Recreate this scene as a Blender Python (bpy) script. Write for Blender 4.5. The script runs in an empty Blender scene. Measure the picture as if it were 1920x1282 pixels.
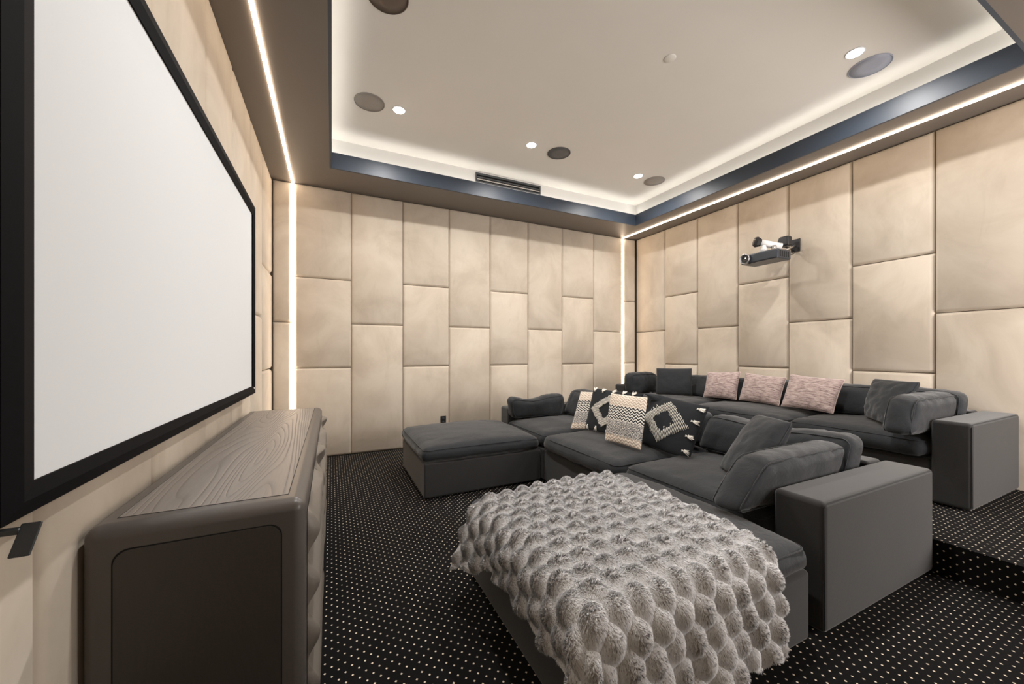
import bpy, bmesh, math, random
import numpy as np
from mathutils import Vector, Matrix, noise

random.seed(7); rng = np.random.default_rng(7)
S = bpy.context.scene
COL = S.collection
R = math.radians

# ------------------------------------------------------------------ camera
cam_d = bpy.data.cameras.new('camera'); cam = bpy.data.objects.new('camera', cam_d); COL.objects.link(cam)
cam.location = (0, 0, 1.2)
cam.rotation_euler = (R(90), 0, -math.atan(338 / 706))
cam_d.sensor_fit = 'HORIZONTAL'; cam_d.sensor_width = 36
cam_d.lens = 706 / 1920 * 36
cam_d.shift_y = 19 / 1920
cam_d.clip_start = .02
S.camera = cam

# ------------------------------------------------------------------ world, exposure, lights
S.view_settings.view_transform = 'Standard'
S.view_settings.look = 'None'
S.view_settings.gamma = 1
S.view_settings.use_curve_mapping = False
S.view_settings.exposure = 0.0
w = bpy.data.worlds.new('world'); S.world = w; w.use_nodes = True
w.node_tree.nodes['Background'].inputs[0].default_value = (.75, .85, 1, 1)
w.node_tree.nodes['Background'].inputs[1].default_value = 1.0

SOF, CEIL, LIP = 3.075, 3.42, 3.235          # soffit underside, tray ceiling, top of the tray lip
XL, XR, YF, YN = -.582, 4.59, 4.79, -1.15    # faces of the walls
TX0, TX1, TY0, TY1 = 0.0, 4.06, .74, 4.245   # opening of the tray
SB = .10                                      # set-back of the upstand behind the lip
STEP = .18


def area(name, loc, rot, sx, sy, power, col, shape='RECTANGLE', spread=180):
    l = bpy.data.lights.new(name, 'AREA'); l.shape = shape; l.size = sx; l.size_y = sy
    l.energy = power; l.color = col; l.spread = R(spread)
    o = bpy.data.objects.new(name, l); COL.objects.link(o); o.location = loc; o.rotation_euler = rot
    return o


DOWN = [(.556, 3.56), (1.93, 3.55), (3.48, 3.59), (3.50, 1.42), (.556, 1.42), (1.98, 1.30)]
for i, (x, y) in enumerate(DOWN):
    area('downlight_beam', (x, y, CEIL - .022), (0, 0, 0), .09, .09, 23, (1, .965, .925), 'DISK', 160)
area('hallway_light', (3.95, YN - .7, 1.40), (R(90), 0, R(0)), 1.1, 1.9, 170, (1, .93, .88))

# ------------------------------------------------------------------ helpers


def tag(o, label=None, cat=None, group=None, kind=None):
    if label: o['label'] = label
    if cat: o['category'] = cat
    if group: o['group'] = group
    if kind: o['kind'] = kind
    return o


def empty(name, loc, label=None, cat=None, group=None, kind=None):
    o = bpy.data.objects.new(name, None); COL.objects.link(o); o.location = loc; o.empty_display_size = .1
    return tag(o, label, cat, group, kind)


def link(name, me, mat=None, parent=None, smooth=False, loc=None):
    """mesh in world coordinates -> object (parents are unrotated empties or meshes at known places)"""
    o = bpy.data.objects.new(name, me); COL.objects.link(o)
    if mat is not None and len(me.materials) == 0: me.materials.append(mat)
    if smooth:
        me.polygons.foreach_set('use_smooth', [True] * len(me.polygons))
    if loc is not None: o.location = loc
    if parent is not None:
        o.parent = parent
        p = parent; off = Vector((0, 0, 0))
        while p is not None: off += p.location; p = p.parent
        o.location = Vector(o.location) - off
    return o


def wn(o):
    m = o.modifiers.new('wn', 'WEIGHTED_NORMAL'); m.keep_sharp = False; m.weight = 80
    return o


def rbox(name, lo, hi, mat, parent=None, r=.01, seg=3, fn=None):
    bm = bmesh.new()
    lo = Vector(lo); hi = Vector(hi); c = (lo + hi) / 2; d = hi - lo
    bmesh.ops.create_cube(bm, size=1, matrix=Matrix.Translation(c) @ Matrix.Diagonal((*d, 1)))
    if r > 0:
        bmesh.ops.bevel(bm, geom=bm.edges[:], offset=min(r, min(d) * .49), segments=seg, affect='EDGES', profile=.5)
    if fn:
        for v in bm.verts: v.co = Vector(fn(v.co))
    me = bpy.data.meshes.new(name); bm.to_mesh(me); bm.free()
    o = link(name, me, mat, parent, smooth=r > 0)
    if r > 0: wn(o)
    return o


class MB:
    def __init__(s): s.v = []; s.f = []
    def box(s, lo, hi, M=None):
        b = len(s.v)
        for z in (lo[2], hi[2]):
            for x, y in ((lo[0], lo[1]), (hi[0], lo[1]), (hi[0], hi[1]), (lo[0], hi[1])):
                p = Vector((x, y, z))
                if M is not None: p = M @ p
                s.v.append(tuple(p))
        for f in ((3, 2, 1, 0), (4, 5, 6, 7), (0, 1, 5, 4), (1, 2, 6, 5), (2, 3, 7, 6), (3, 0, 4, 7)):
            s.f.append(tuple(b + i for i in f))
        return s
    def tube(s, pts, r, n=5, cap=True, closed=False):
        pts = [Vector(p) for p in pts]; m = len(pts); base = len(s.v)
        up = Vector((0, 0, 1)); prev = None
        for i, p in enumerate(pts):
            if closed: t = pts[(i + 1) % m] - pts[i - 1]
            else: t = pts[min(i + 1, m - 1)] - pts[max(i - 1, 0)]
            if t.length < 1e-9: t = Vector((0, 0, 1))
            t.normalize()
            if prev is None:
                a = t.cross(up)
                if a.length < .1: a = t.cross(Vector((1, 0, 0)))
            else:
                a = prev - t * prev.dot(t)
            a.normalize(); prev = a; b = t.cross(a)
            rr = r[i] if hasattr(r, '__len__') else r
            for k in range(n):
                an = 2 * math.pi * k / n
                s.v.append(tuple(p + (a * math.cos(an) + b * math.sin(an)) * rr))
        for i in range(m if closed else m - 1):
            for k in range(n):
                i2 = (i + 1) % m
                s.f.append((base + i * n + k, base + i * n + (k + 1) % n, base + i2 * n + (k + 1) % n, base + i2 * n + k))
        if cap and not closed:
            s.f.append(tuple(base + k for k in range(n))[::-1])
            s.f.append(tuple(base + (m - 1) * n + k for k in range(n)))
        return s
    def lathe(s, prof, origin, axis='z', n=32, M=None):
        """prof: list of (radius, height)"""
        base = len(s.v)
        for (r, h) in prof:
            for k in range(n):
                an = 2 * math.pi * k / n
                p = Vector((r * math.cos(an), r * math.sin(an), h))
                if M is not None: p = M @ p
                s.v.append(tuple(p + Vector(origin)))
        for i in range(len(prof) - 1):
            for k in range(n):
                s.f.append((base + i * n + k, base + i * n + (k + 1) % n, base + (i + 1) * n + (k + 1) % n, base + (i + 1) * n + k))
        s.f.append(tuple(base + k for k in range(n))[::-1])
        s.f.append(tuple(base + (len(prof) - 1) * n + k for k in range(n)))
        return s
    def build(s, name, mat, parent=None, smooth=False):
        me = bpy.data.meshes.new(name); me.from_pydata(s.v, [], s.f); me.update()
        return link(name, me, mat, parent, smooth)


# ------------------------------------------------------------------ materials
def newmat(name):
    m = bpy.data.materials.new(name); m.use_nodes = True
    nt = m.node_tree; b = nt.nodes['Principled BSDF']
    return m, nt, b


def N(nt, t, **kw):
    n = nt.nodes.new(t)
    for k, v in kw.items(): setattr(n, k, v)
    return n


def math_(nt, op, a, b=None, c=None, clamp=False):
    n = N(nt, 'ShaderNodeMath', operation=op); n.use_clamp = clamp
    for i, x in enumerate((a, b, c)):
        if x is None: continue
        if isinstance(x, (int, float)): n.inputs[i].default_value = x
        else: nt.links.new(x, n.inputs[i])
    return n.outputs[0]


def mix(nt, f, a, b):
    n = N(nt, 'ShaderNodeMix', data_type='RGBA')
    for s, x in ((n.inputs[0], f), (n.inputs[6], a), (n.inputs[7], b)):
        if isinstance(x, (int, float)): s.default_value = x
        elif isinstance(x, tuple): s.default_value = (*x[:3], 1)
        else: nt.links.new(x, s)
    return n.outputs[2]


def tex(nt, co, scale, detail=3, rough=.5, dist=0, stretch=None):
    if stretch:
        mp = N(nt, 'ShaderNodeMapping'); mp.inputs['Scale'].default_value = stretch
        nt.links.new(co, mp.inputs[0]); co = mp.outputs[0]
    n = N(nt, 'ShaderNodeTexNoise'); n.inputs['Scale'].default_value = scale
    n.inputs['Detail'].default_value = detail; n.inputs['Roughness'].default_value = rough
    n.inputs['Distortion'].default_value = dist
    nt.links.new(co, n.inputs['Vector'])
    return n.outputs['Fac']


def ramp(nt, f, stops):
    n = N(nt, 'ShaderNodeValToRGB'); e = n.color_ramp.elements
    while len(e) < len(stops): e.new(.5)
    for el, (p, c) in zip(e, stops):
        el.position = p; el.color = (*c, 1) if len(c) == 3 else c
    nt.links.new(f, n.inputs[0]); return n.outputs[0]


def bump(nt, b, h, strength=.3, dist=.01):
    n = N(nt, 'ShaderNodeBump'); n.inputs['Strength'].default_value = strength; n.inputs['Distance'].default_value = dist
    nt.links.new(h, n.inputs['Height']); nt.links.new(n.outputs[0], b.inputs['Normal'])
    return n


def pos(nt): return N(nt, 'ShaderNodeNewGeometry').outputs['Position']


def plain(name, col, rough=.5, metal=0, spec=.5, nscale=0, namp=.1, bumps=0, emit=None):
    m, nt, b = newmat(name)
    b.inputs['Base Color'].default_value = (*col, 1); b.inputs['Roughness'].default_value = rough
    b.inputs['Metallic'].default_value = metal; b.inputs['Specular IOR Level'].default_value = spec
    if nscale:
        t = tex(nt, pos(nt), nscale, 4)
        c = mix(nt, t, tuple(x * (1 - namp) for x in col), tuple(min(1, x * (1 + namp)) for x in col))
        nt.links.new(c, b.inputs['Base Color'])
        if bumps: bump(nt, b, t, bumps, .002)
    if emit:
        b.inputs['Emission Color'].default_value = (*emit[0], 1); b.inputs['Emission Strength'].default_value = emit[1]
    return m


def velvet():
    m, nt, b = newmat('beige_velvet'); p = pos(nt)
    a = tex(nt, p, 1.8, 5, .6, .7)
    s = tex(nt, p, 6, 4, .65, .8, (1, 1, .35))
    c1 = ramp(nt, a, [(.36, (.50, .43, .35)), (.5, (.56, .487, .402)), (.64, (.61, .54, .452))])
    dark = ramp(nt, s, [(.30, (.93, .93, .92)), (.46, (1, 1, 1))])
    mm = N(nt, 'ShaderNodeMix', data_type='RGBA', blend_type='MULTIPLY'); mm.inputs[0].default_value = 1
    nt.links.new(c1, mm.inputs[6]); nt.links.new(dark, mm.inputs[7])
    nt.links.new(mm.outputs[2], b.inputs['Base Color'])
    b.inputs['Roughness'].default_value = .75; b.inputs['Specular IOR Level'].default_value = .2
    b.inputs['Sheen Weight'].default_value = .35; b.inputs['Sheen Roughness'].default_value = .5
    b.inputs['Sheen Tint'].default_value = (1, .92, .82, 1)
    bump(nt, b, a, .12, .01)
    return m


def linen(name, col, namp=.25, sheen=.25, weave=True, wr=.35):
    m, nt, b = newmat(name); p = N(nt, 'ShaderNodeTexCoord').outputs['Object']
    a = tex(nt, p, 3.2, 4, .6, .6)
    c = mix(nt, a, tuple(x * (1 - namp) for x in col), tuple(x * (1 + namp) for x in col))
    nt.links.new(c, b.inputs['Base Color'])
    b.inputs['Roughness'].default_value = .9; b.inputs['Specular IOR Level'].default_value = .15
    b.inputs['Sheen Weight'].default_value = sheen; b.inputs['Sheen Roughness'].default_value = .45
    f1 = tex(nt, p, 500, 2, .6, 0, (1, 1, .25)); f2 = tex(nt, p, 500, 2, .6, 0, (.25, .25, 1))
    cr = tex(nt, p, 14, 4, .6, 1.5)
    h = math_(nt, 'ADD', math_(nt, 'MULTIPLY', math_(nt, 'ADD', f1, f2), .06), math_(nt, 'MULTIPLY', cr, wr * 2))
    bump(nt, b, h, .35, .012)
    return m


def carpet(name, axes):
    m, nt, b = newmat(name); p = pos(nt)
    sp = N(nt, 'ShaderNodeSeparateXYZ'); nt.links.new(p, sp.inputs[0])
    u = math_(nt, 'DIVIDE', sp.outputs[axes[0]], .047); v = math_(nt, 'DIVIDE', math_(nt, 'SUBTRACT', sp.outputs[axes[1]], 1.641 if axes[1] == 1 else .01), .0488)

    def dot(off):
        a = math_(nt, 'ABSOLUTE', math_(nt, 'SUBTRACT', math_(nt, 'FRACT', math_(nt, 'ADD', u, off)), .5))
        c = math_(nt, 'ABSOLUTE', math_(nt, 'SUBTRACT', math_(nt, 'FRACT', math_(nt, 'ADD', v, off)), .5))
        s = math_(nt, 'ADD', math_(nt, 'POWER', a, .85), math_(nt, 'POWER', c, .85))
        return math_(nt, 'LESS_THAN', s, .150)
    d = math_(nt, 'MAXIMUM', dot(0.5), dot(0.0))
    fine = tex(nt, p, 420, 2, .6)
    big = tex(nt, p, 2.6, 3, .5, .4)
    dk = mix(nt, big, (.0025, .0025, .003), (.011, .0105, .0105))
    dk = mix(nt, math_(nt, 'MULTIPLY', fine, .35), dk, (.02, .019, .018))
    lt = mix(nt, fine, (.62, .50, .37), (.95, .84, .70))
    nt.links.new(mix(nt, d, dk, lt), b.inputs['Base Color'])
    b.inputs['Roughness'].default_value = 1; b.inputs['Specular IOR Level'].default_value = .08
    bump(nt, b, math_(nt, 'ADD', fine, math_(nt, 'MULTIPLY', d, .5)), .5, .003)
    return m


def wood(name, axis='y', grain=1.0, c0=(.044, .037, .033), c1=(.062, .053, .047), ringw=1.0):
    m, nt, b = newmat(name); p = N(nt, 'ShaderNodeTexCoord').outputs['Object']
    st = {'y': (1, .075, 1), 'z': (1, 1, .10)}[axis]
    mp = N(nt, 'ShaderNodeMapping'); mp.inputs['Scale'].default_value = st; nt.links.new(p, mp.inputs[0])
    big = tex(nt, mp.outputs[0], 5.5, 1.2, .4, .25)
    rings = math_(nt, 'FRACT', math_(nt, 'MULTIPLY', big, 24))
    rings = math_(nt, 'ABSOLUTE', math_(nt, 'SUBTRACT', math_(nt, 'MULTIPLY', rings, 2), 1))
    fib = tex(nt, mp.outputs[0], 160, 3, .6)
    f = math_(nt, 'ADD', math_(nt, 'MULTIPLY', math_(nt, 'POWER', rings, 3), .5 * ringw), math_(nt, 'MULTIPLY', fib, .5))
    nt.links.new(mix(nt, f, c1, c0), b.inputs['Base Color'])
    b.inputs['Roughness'].default_value = .42; b.inputs['Specular IOR Level'].default_value = .55
    h = math_(nt, 'SUBTRACT', math_(nt, 'MULTIPLY', fib, .25), math_(nt, 'MULTIPLY', math_(nt, 'POWER', rings, 4), .8 * ringw))
    bump(nt, b, h, .5 * grain, .0022)
    return m


def uvxy(nt):
    uv = N(nt, 'ShaderNodeUVMap').outputs[0]; sp = N(nt, 'ShaderNodeSeparateXYZ'); nt.links.new(uv, sp.inputs[0])
    return uv, sp.outputs[0], sp.outputs[1]


def knit():
    m, nt, b = newmat('knit_wool'); uv, u, v = uvxy(nt)
    tri = math_(nt, 'ABSOLUTE', math_(nt, 'SUBTRACT', math_(nt, 'FRACT', math_(nt, 'MULTIPLY', u, 10)), .5))
    ph = math_(nt, 'ADD', v, math_(nt, 'MULTIPLY', tri, .085))
    st = math_(nt, 'ABSOLUTE', math_(nt, 'SUBTRACT', math_(nt, 'FRACT', math_(nt, 'MULTIPLY', ph, 17)), .5))
    stripe = math_(nt, 'LESS_THAN', st, .25)
    soft = math_(nt, 'MULTIPLY', st, 2)
    cream = mix(nt, soft, (.55, .42, .32), (.86, .79, .71))
    chev = mix(nt, stripe, (.80, .76, .70), (.022, .024, .03))
    n1 = tex(nt, uv, 34, 3, .7, .3, (1, 2.6, 1))
    marl = ramp(nt, n1, [(.45, (.80, .75, .69)), (.52, (.10, .10, .11))])

    def band(lo, hi):
        return math_(nt, 'MULTIPLY', math_(nt, 'GREATER_THAN', ph, lo), math_(nt, 'LESS_THAN', ph, hi))
    c = mix(nt, band(.46, .755), cream, chev)
    c = mix(nt, band(.17, .46), c, marl)
    nt.links.new(c, b.inputs['Base Color']); b.inputs['Roughness'].default_value = 1
    b.inputs['Specular IOR Level'].default_value = .1
    bump(nt, b, math_(nt, 'ADD', soft, math_(nt, 'MULTIPLY', n1, .8)), .8, .004)
    return m


def chenille():
    m, nt, b = newmat('pink_chenille'); uv, u, v = uvxy(nt)
    n1 = tex(nt, uv, 6, 6, .75, .4, (1, 4.5, 1)); n2 = tex(nt, uv, 60, 3, .7, 0, (1, 3, 1))
    f = math_(nt, 'ADD', math_(nt, 'MULTIPLY', n1, .7), math_(nt, 'MULTIPLY', n2, .3))
    c = ramp(nt, f, [(.42, (.50, .405, .375)), (.50, (.40, .30, .28)), (.56, (.17, .115, .11))])
    nt.links.new(c, b.inputs['Base Color']); b.inputs['Roughness'].default_value = .85
    b.inputs['Sheen Weight'].default_value = .4
    bump(nt, b, f, .5, .004)
    return m


M = {}
M['velvet'] = velvet()
M['backing'] = plain('dark_batten', (.10, .075, .05), .9)
M['carpet'] = carpet('dotted_carpet', (0, 1)); M['carpet_riser'] = carpet('dotted_carpet_upright', (1, 2))
M['ceiling'] = plain('white_ceiling_paint', (.80, .775, .73), .8, nscale=3, namp=.02)
M['upstand'] = plain('white_upstand_paint', (.72, .71, .69), .7)
M['soffit'] = plain('taupe_soffit_paint', (.165, .143, .125), .5, nscale=2, namp=.06)
M['lip'] = plain('lip_paint_blue_reflection', (.036, .050, .074), .45, nscale=3, namp=.15)  # bluish reflections on the dark lip are put into its base colour
M['sofa'] = linen('charcoal_linen', (.027, .029, .032))
M['sofa_arm'] = linen('charcoal_linen_tight', (.039, .038, .038), .12, .28, wr=.03)
M['wood_top_sheen'] = wood('brushed_wood_painted_sheen', 'y', 1.3, (.15, .131, .117), (.22, .195, .177))  # lamp sheen on the top board painted in as a paler wood colour
M['wood'] = wood('stained_dark_wood', 'z', .5, (.034, .028, .024), (.050, .042, .037), .25)
M['wood_rim'] = plain('smooth_dark_wood', (.088, .078, .072), .36, nscale=30, namp=.06)
M['wood_wave'] = plain('carved_dark_wood', (.17, .15, .13), .38, nscale=30, namp=.1)
M['black_gap'] = plain('black_gap', (.004, .004, .004), .9)
M['frame'] = plain('black_velour', (.003, .003, .004), .8, spec=.12, nscale=60, namp=.4)
M['screen'] = plain('matte_white_screen', (.72, .745, .77), .85, spec=.2)
M['black'] = plain('black_plastic', (.012, .012, .014), .4)
M['projector'] = plain('charcoal_plastic', (.028, .034, .045), .32)
M['silver'] = plain('silver_metal', (.62, .60, .58), .3, 1)
M['ring'] = plain('lens_ring_metal', (.45, .45, .47), .3, 1)
M['lens'] = plain('lens_glass', (.01, .012, .016), .05, spec=1)
M['handle'] = plain('grey_black_metal', (.05, .055, .06), .35, .6)
M['white'] = plain('white_plastic', (.8, .8, .8), .4)
M['grille'] = plain('speaker_grille', (.34, .31, .28), .55, .2, nscale=300, namp=.25)
M['grille_dark'] = plain('speaker_grille_brown', (.15, .115, .09), .45, .3, nscale=300, namp=.25)
M['vent'] = plain('vent_grey_metal', (.07, .075, .08), .45, .3)
M['led'] = plain('led_diffuser', (1, 1, 1), .5, emit=((1, .80, .60), 14))
M['cove_led'] = plain('cove_led_tape', (1, 1, 1), .5, emit=((1, .95, .87), 8.5))
M['lamp'] = plain('downlight_lens', (1, 1, 1), .5, emit=((1, .97, .92), 22))
M['knit'] = knit(); M['pink'] = chenille()
M['black_cotton'] = linen('black_cotton', (.016, .018, .021), .15, .1, wr=.15)
M['yarn'] = plain('cream_yarn', (.88, .84, .77), .95, nscale=200, namp=.1)
M['pink_yarn'] = plain('pink_piping', (.60, .47, .44), .9)
M['seam'] = plain('seam_thread', (.030, .030, .031), .9)

# ------------------------------------------------------------------ room shell
fl = MB().box((XL - .1, YN - 3, -.1), (XR + .1, YF + .1, 0)).build('floor', M['carpet']); tag(fl, kind='structure')
pl = rbox('floor', (2.965, YN, -.02), (XR + .05, YF + .05, STEP), M['carpet'], r=0)
tag(pl, kind='structure')
me = pl.data; me.materials.append(M['carpet_riser'])
for p_ in me.polygons:
    if abs(p_.normal.z) < .5: p_.material_index = 1


def panel_mesh(w, h, d=.034):
    """upholstered panel: back plane at 0, face bulging to d, in (a, b) from 0..w, 0..h"""
    us = [0, .006, .028, w - .028, w - .006, w]; vs = [0, .006, .028, h - .028, h - .006, h]
    prof = [.004, .020, d, d, .020, .004]
    v = []; f = []
    for j in range(6):
        for i in range(6):
            dd = min(prof[i], prof[j])
            if 1 < i < 4 and 1 < j < 4: dd = d
            v.append((us[i], vs[j], dd))
    for j in range(5):
        for i in range(5):
            a = j * 6 + i; f.append((a, a + 1, a + 7, a + 6))
    return v, f


PMC = {}


def panel(w, h, Mx, parent):
    key = (round(w, 3), round(h, 3))
    if key not in PMC:
        v, f = panel_mesh(w - .004, h - .004)
        # one extra bulge ring in the middle
        me = bpy.data.meshes.new('panel'); me.from_pydata([(a + .002, b + .002, c) for a, b, c in v], [], f); me.update()
        me.materials.append(M['velvet'])
        me.polygons.foreach_set('use_smooth', [True] * len(me.polygons))
        PMC[key] = me
    o = bpy.data.objects.new('panel', PMC[key]); COL.objects.link(o); o.parent = parent
    o.matrix_local = Mx
    return o


def wall(name, cols, frame, backing):
    """frame(a, z) -> matrix; cols = (a0, a1, seams)"""
    root = MB().box(*backing).build(name, M['backing']); tag(root, kind='structure')
    for a0, a1, seams in cols:
        zs = [0] + list(seams) + [SOF]
        for z0, z1 in zip(zs[:-1], zs[1:]):
            panel(a1 - a0, z1 - z0, frame(a0, a1, z0), root)
    return root


ODD = (1.53,); EVEN = (1.02, 2.04)
PD = .034
bx = [-.582, -.396, .208, .799, 1.389, 1.968, 2.557, 3.14, 3.727, 4.313, 4.59]
cols = []
for i in range(10):
    a0, a1 = bx[i], bx[i + 1]
    if i == 0: a1 = -.400
    if i == 1: a0 = -.376
    if i == 8: a1 = 4.305
    if i == 9: a0 = 4.327
    cols.append((a0, a1, (ODD, EVEN)[i % 2]))


def fr_far(a0, a1, z):   # u -> +x, v -> z, out -> -y
    return Matrix(((1, 0, 0, a0), (0, 0, -1, YF + PD), (0, 1, 0, z), (0, 0, 0, 1)))


def fr_right(a0, a1, z):  # u -> -y (starting at a1), out -> -x
    return Matrix(((0, 0, -1, XR + PD), (-1, 0, 0, a1), (0, 1, 0, z), (0, 0, 0, 1)))


def fr_left(a0, a1, z):   # u -> +y, out -> +x
    return Matrix(((0, 0, 1, XL - PD), (1, 0, 0, a0), (0, 1, 0, z), (0, 0, 0, 1)))


def fr_near(a0, a1, z):   # u -> -x, out -> +y
    return Matrix(((-1, 0, 0, a1), (0, 0, 1, YN - PD), (0, 1, 0, z), (0, 0, 0, 1)))


wall('wall_far', cols, fr_far, ((XL - .1, YF + PD, 0), (XR + .15, YF + .15, SOF + .05)))
by = [4.79, 4.189, 3.618, 3.04, 2.461, 1.892, 1.328, .745, .16, -.42, -1.0, YN]
wall('wall_right', [(by[i + 1], by[i], (ODD, EVEN)[i % 2]) for i in range(11)], fr_right,
     ((XR + PD, YN - .1, 0), (XR + .15, YF + PD, SOF + .05)))
ly = [4.79, 4.164, 3.601, 3.009, 2.437, 1.80, 1.209, .62, .04, -.55, YN]
wall('wall_left', [(ly[i + 1], ly[i], (EVEN, ODD)[i % 2]) for i in range(10)], fr_left,
     ((XL - .15, YN - .1, 0), (XL - PD, YF + PD, SOF + .05)))
# wall behind the camera with a wide doorway into the lit hallway
nb = MB()
nb.box((XL - .1, YN - .15, 0), (3.04, YN - PD, SOF + .05)); nb.box((4.45, YN - .15, 0), (XR + .15, YN - PD, SOF + .05))
nb.box((3.04, YN - .15, 2.4), (4.45, YN - PD, SOF + .05))
nw = nb.build('wall_near', M['backing']); tag(nw, kind='structure')
nx = [-.582, 0.02, .62, 1.22, 1.82, 2.42, 3.04]
for i in range(6):
    zs = [0] + list((ODD, EVEN)[i % 2]) + [SOF]
    for z0, z1 in zip(zs[:-1], zs[1:]):
        panel(nx[i + 1] - nx[i], z1 - z0, fr_near(nx[i], nx[i + 1], z0), nw)
for a0, a1, z0, z1 in ((3.04, 3.74, 2.4, SOF), (3.74, 4.45, 2.4, SOF)):
    panel(a1 - a0, z1 - z0, fr_near(a0, a1, z0), nw)

# ceiling: tray ceiling, white upstand, soffit ring, dark lip with blue reflections in its colour
ce = MB().box((TX0 - SB - .02, TY0 - SB - .02, CEIL), (TX1 + SB + .02, TY1 + SB + .02, CEIL + .08)).build('ceiling', M['ceiling'])
tag(ce, kind='structure')
u = MB(); x0, x1, y0, y1 = TX0 - SB, TX1 + SB, TY0 - SB, TY1 + SB
u.box((x0 - .02, y0 - .02, SOF + .02), (x0, y1 + .02, CEIL)); u.box((x1, y0 - .02, SOF + .02), (x1 + .02, y1 + .02, CEIL))
u.box((x0, y0 - .02, SOF + .02), (x1, y0, CEIL)); u.box((x0, y1, SOF + .02), (x1, y1 + .02, CEIL))
u.build('upstand', M['upstand'], ce)
s = MB(); a, b_, c, d = XL - .15, XR + .15, YN - .15, YF + .15
SH = 3.185
s.box((a, c, SOF), (TX0 - .02, d, SH)); s.box((TX1 + .02, c, SOF), (b_, d, SH))
s.box((TX0 - .02, c, SOF), (TX1 + .02, TY0 - .02, SH)); s.box((TX0 - .02, TY1 + .02, SOF), (TX1 + .02, d, SH))
sof = s.build('soffit', M['soffit'], ce)
l = MB(); t = .02
l.box((TX0 - t, TY0 - t, SOF), (TX0, TY1 + t, LIP)); l.box((TX1, TY0 - t, SOF), (TX1 + t, TY1 + t, LIP))
l.box((TX0, TY0 - t, SOF), (TX1, TY0, LIP)); l.box((TX0, TY1, SOF), (TX1, TY1 + t, LIP))
l.build('cove_lip', M['lip'], ce)
# cove light tape behind the lip, one run per side
CB = [((TX0 - .075, TY0 - .05, SH), (TX0 - .045, TY1 + .05, SH + .012), 'left'), ((TX1 + .045, TY0 - .05, SH), (TX1 + .075, TY1 + .05, SH + .012), 'right'),
      ((TX0 - .03, TY1 + .045, SH), (TX1 + .03, TY1 + .075, SH + .012), 'far'), ((TX0 - .03, TY0 - .075, SH), (TX1 + .03, TY0 - .045, SH + .012), 'near')]
for lo, hi, sd in CB:
    o = MB().box(lo, hi).build('cove_light', M['cove_led'])
    tag(o, f'hidden white light tape behind the ceiling lip along the {sd} side', 'light strip')

# ------------------------------------------------------------------ LED strips
LEDS = [
    (((-.399, YN + .02, SOF - .012), (-.376, YF - .002, SOF)), 'glowing white light strip along the ceiling above the projection screen wall'),
    (((-.3965, YF + .003, .0), (-.3795, YF + .028, SOF - .013)), 'vertical glowing light strip in the far wall behind the dark credenza'),
    (((4.316 - .010, YN + .02, SOF - .012), (4.316 + .010, YF - .002, SOF)), 'glowing white light strip along the ceiling above the projector wall'),
    (((4.3085, YF + .003, STEP), (4.3235, YF + .028, SOF - .013)), 'vertical glowing light strip in the far wall behind the raised sofa'),
]
for (lo, hi), lab in LEDS:
    o = MB().box(lo, hi).build('light_strip', M['led']); tag(o, lab, 'light strip', 'linear light strips framing the room')

# ------------------------------------------------------------------ ceiling fittings
DL = ['round glowing downlight beside the leftmost far ceiling speaker', 'round glowing downlight left of the middle far ceiling speaker',
      'round glowing downlight beside the speaker nearest the far right ceiling corner', 'round glowing downlight at right front beside the bluish round speaker',
      'round downlight in the near left part of the tray ceiling', 'round downlight in the near middle part of the tray ceiling']
for (x, y), lab in zip(DOWN, DL):
    root = empty('downlight', (x, y, CEIL), lab, 'ceiling light', 'round ceiling downlights')
    MB().lathe([(.058, 0), (.058, -.004), (.050, -.006), (.050, 0)], (x, y, CEIL)).build('trim_ring', M['white'], root, True)
    MB().lathe([(.049, -.001), (.049, -.007), (.040, -.010)], (x, y, CEIL)).build('lens', M['lamp'], root)
SP = [(.303, 3.565, 'grey round ceiling speaker beside the leftmost glowing downlight', 0), (2.287, 3.564, 'dark grey round ceiling speaker in the middle of the far row', 0),
      (3.774, 3.607, 'round ceiling speaker closest to the far right tray corner', 0), (3.767, 1.435, 'pale bluish round ceiling speaker in the right front ceiling', 0),
      (.313, 2.45, 'brown round ceiling speaker cut off by the top of the picture', 1)]
gd = plain('speaker_grille_dark_grey', (.12, .12, .12), .5, .2, nscale=300, namp=.25)
gb = plain('speaker_grille_pale_blue', (.40, .42, .50), .5, .2, nscale=300, namp=.2)
for i, (x, y, lab, k) in enumerate(SP):
    root = empty('ceiling_speaker', (x, y, CEIL), lab, 'speaker', 'round ceiling speakers')
    mt = [M['grille'], gd, M['grille'], gb, M['grille_dark']][i]
    MB().lathe([(.128, 0), (.128, -.006), (.124, -.008), (.122, 0)], (x, y, CEIL), n=48).build('bezel', mt, root, True)
    MB().lathe([(.122, 0), (.122, -.005), (.06, -.006), (.01, -.006)], (x, y, CEIL), n=48).build('grille', mt, root, True)
o = MB().lathe([(.042, 0), (.042, -.004), (.036, -.008), (.0, -.009)], (2.305, 2.05, CEIL)).build('sprinkler_cover', M['ceiling'], None, True)
tag(o, 'small white round sprinkler cover in the middle of the ceiling', 'sprinkler')

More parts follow.
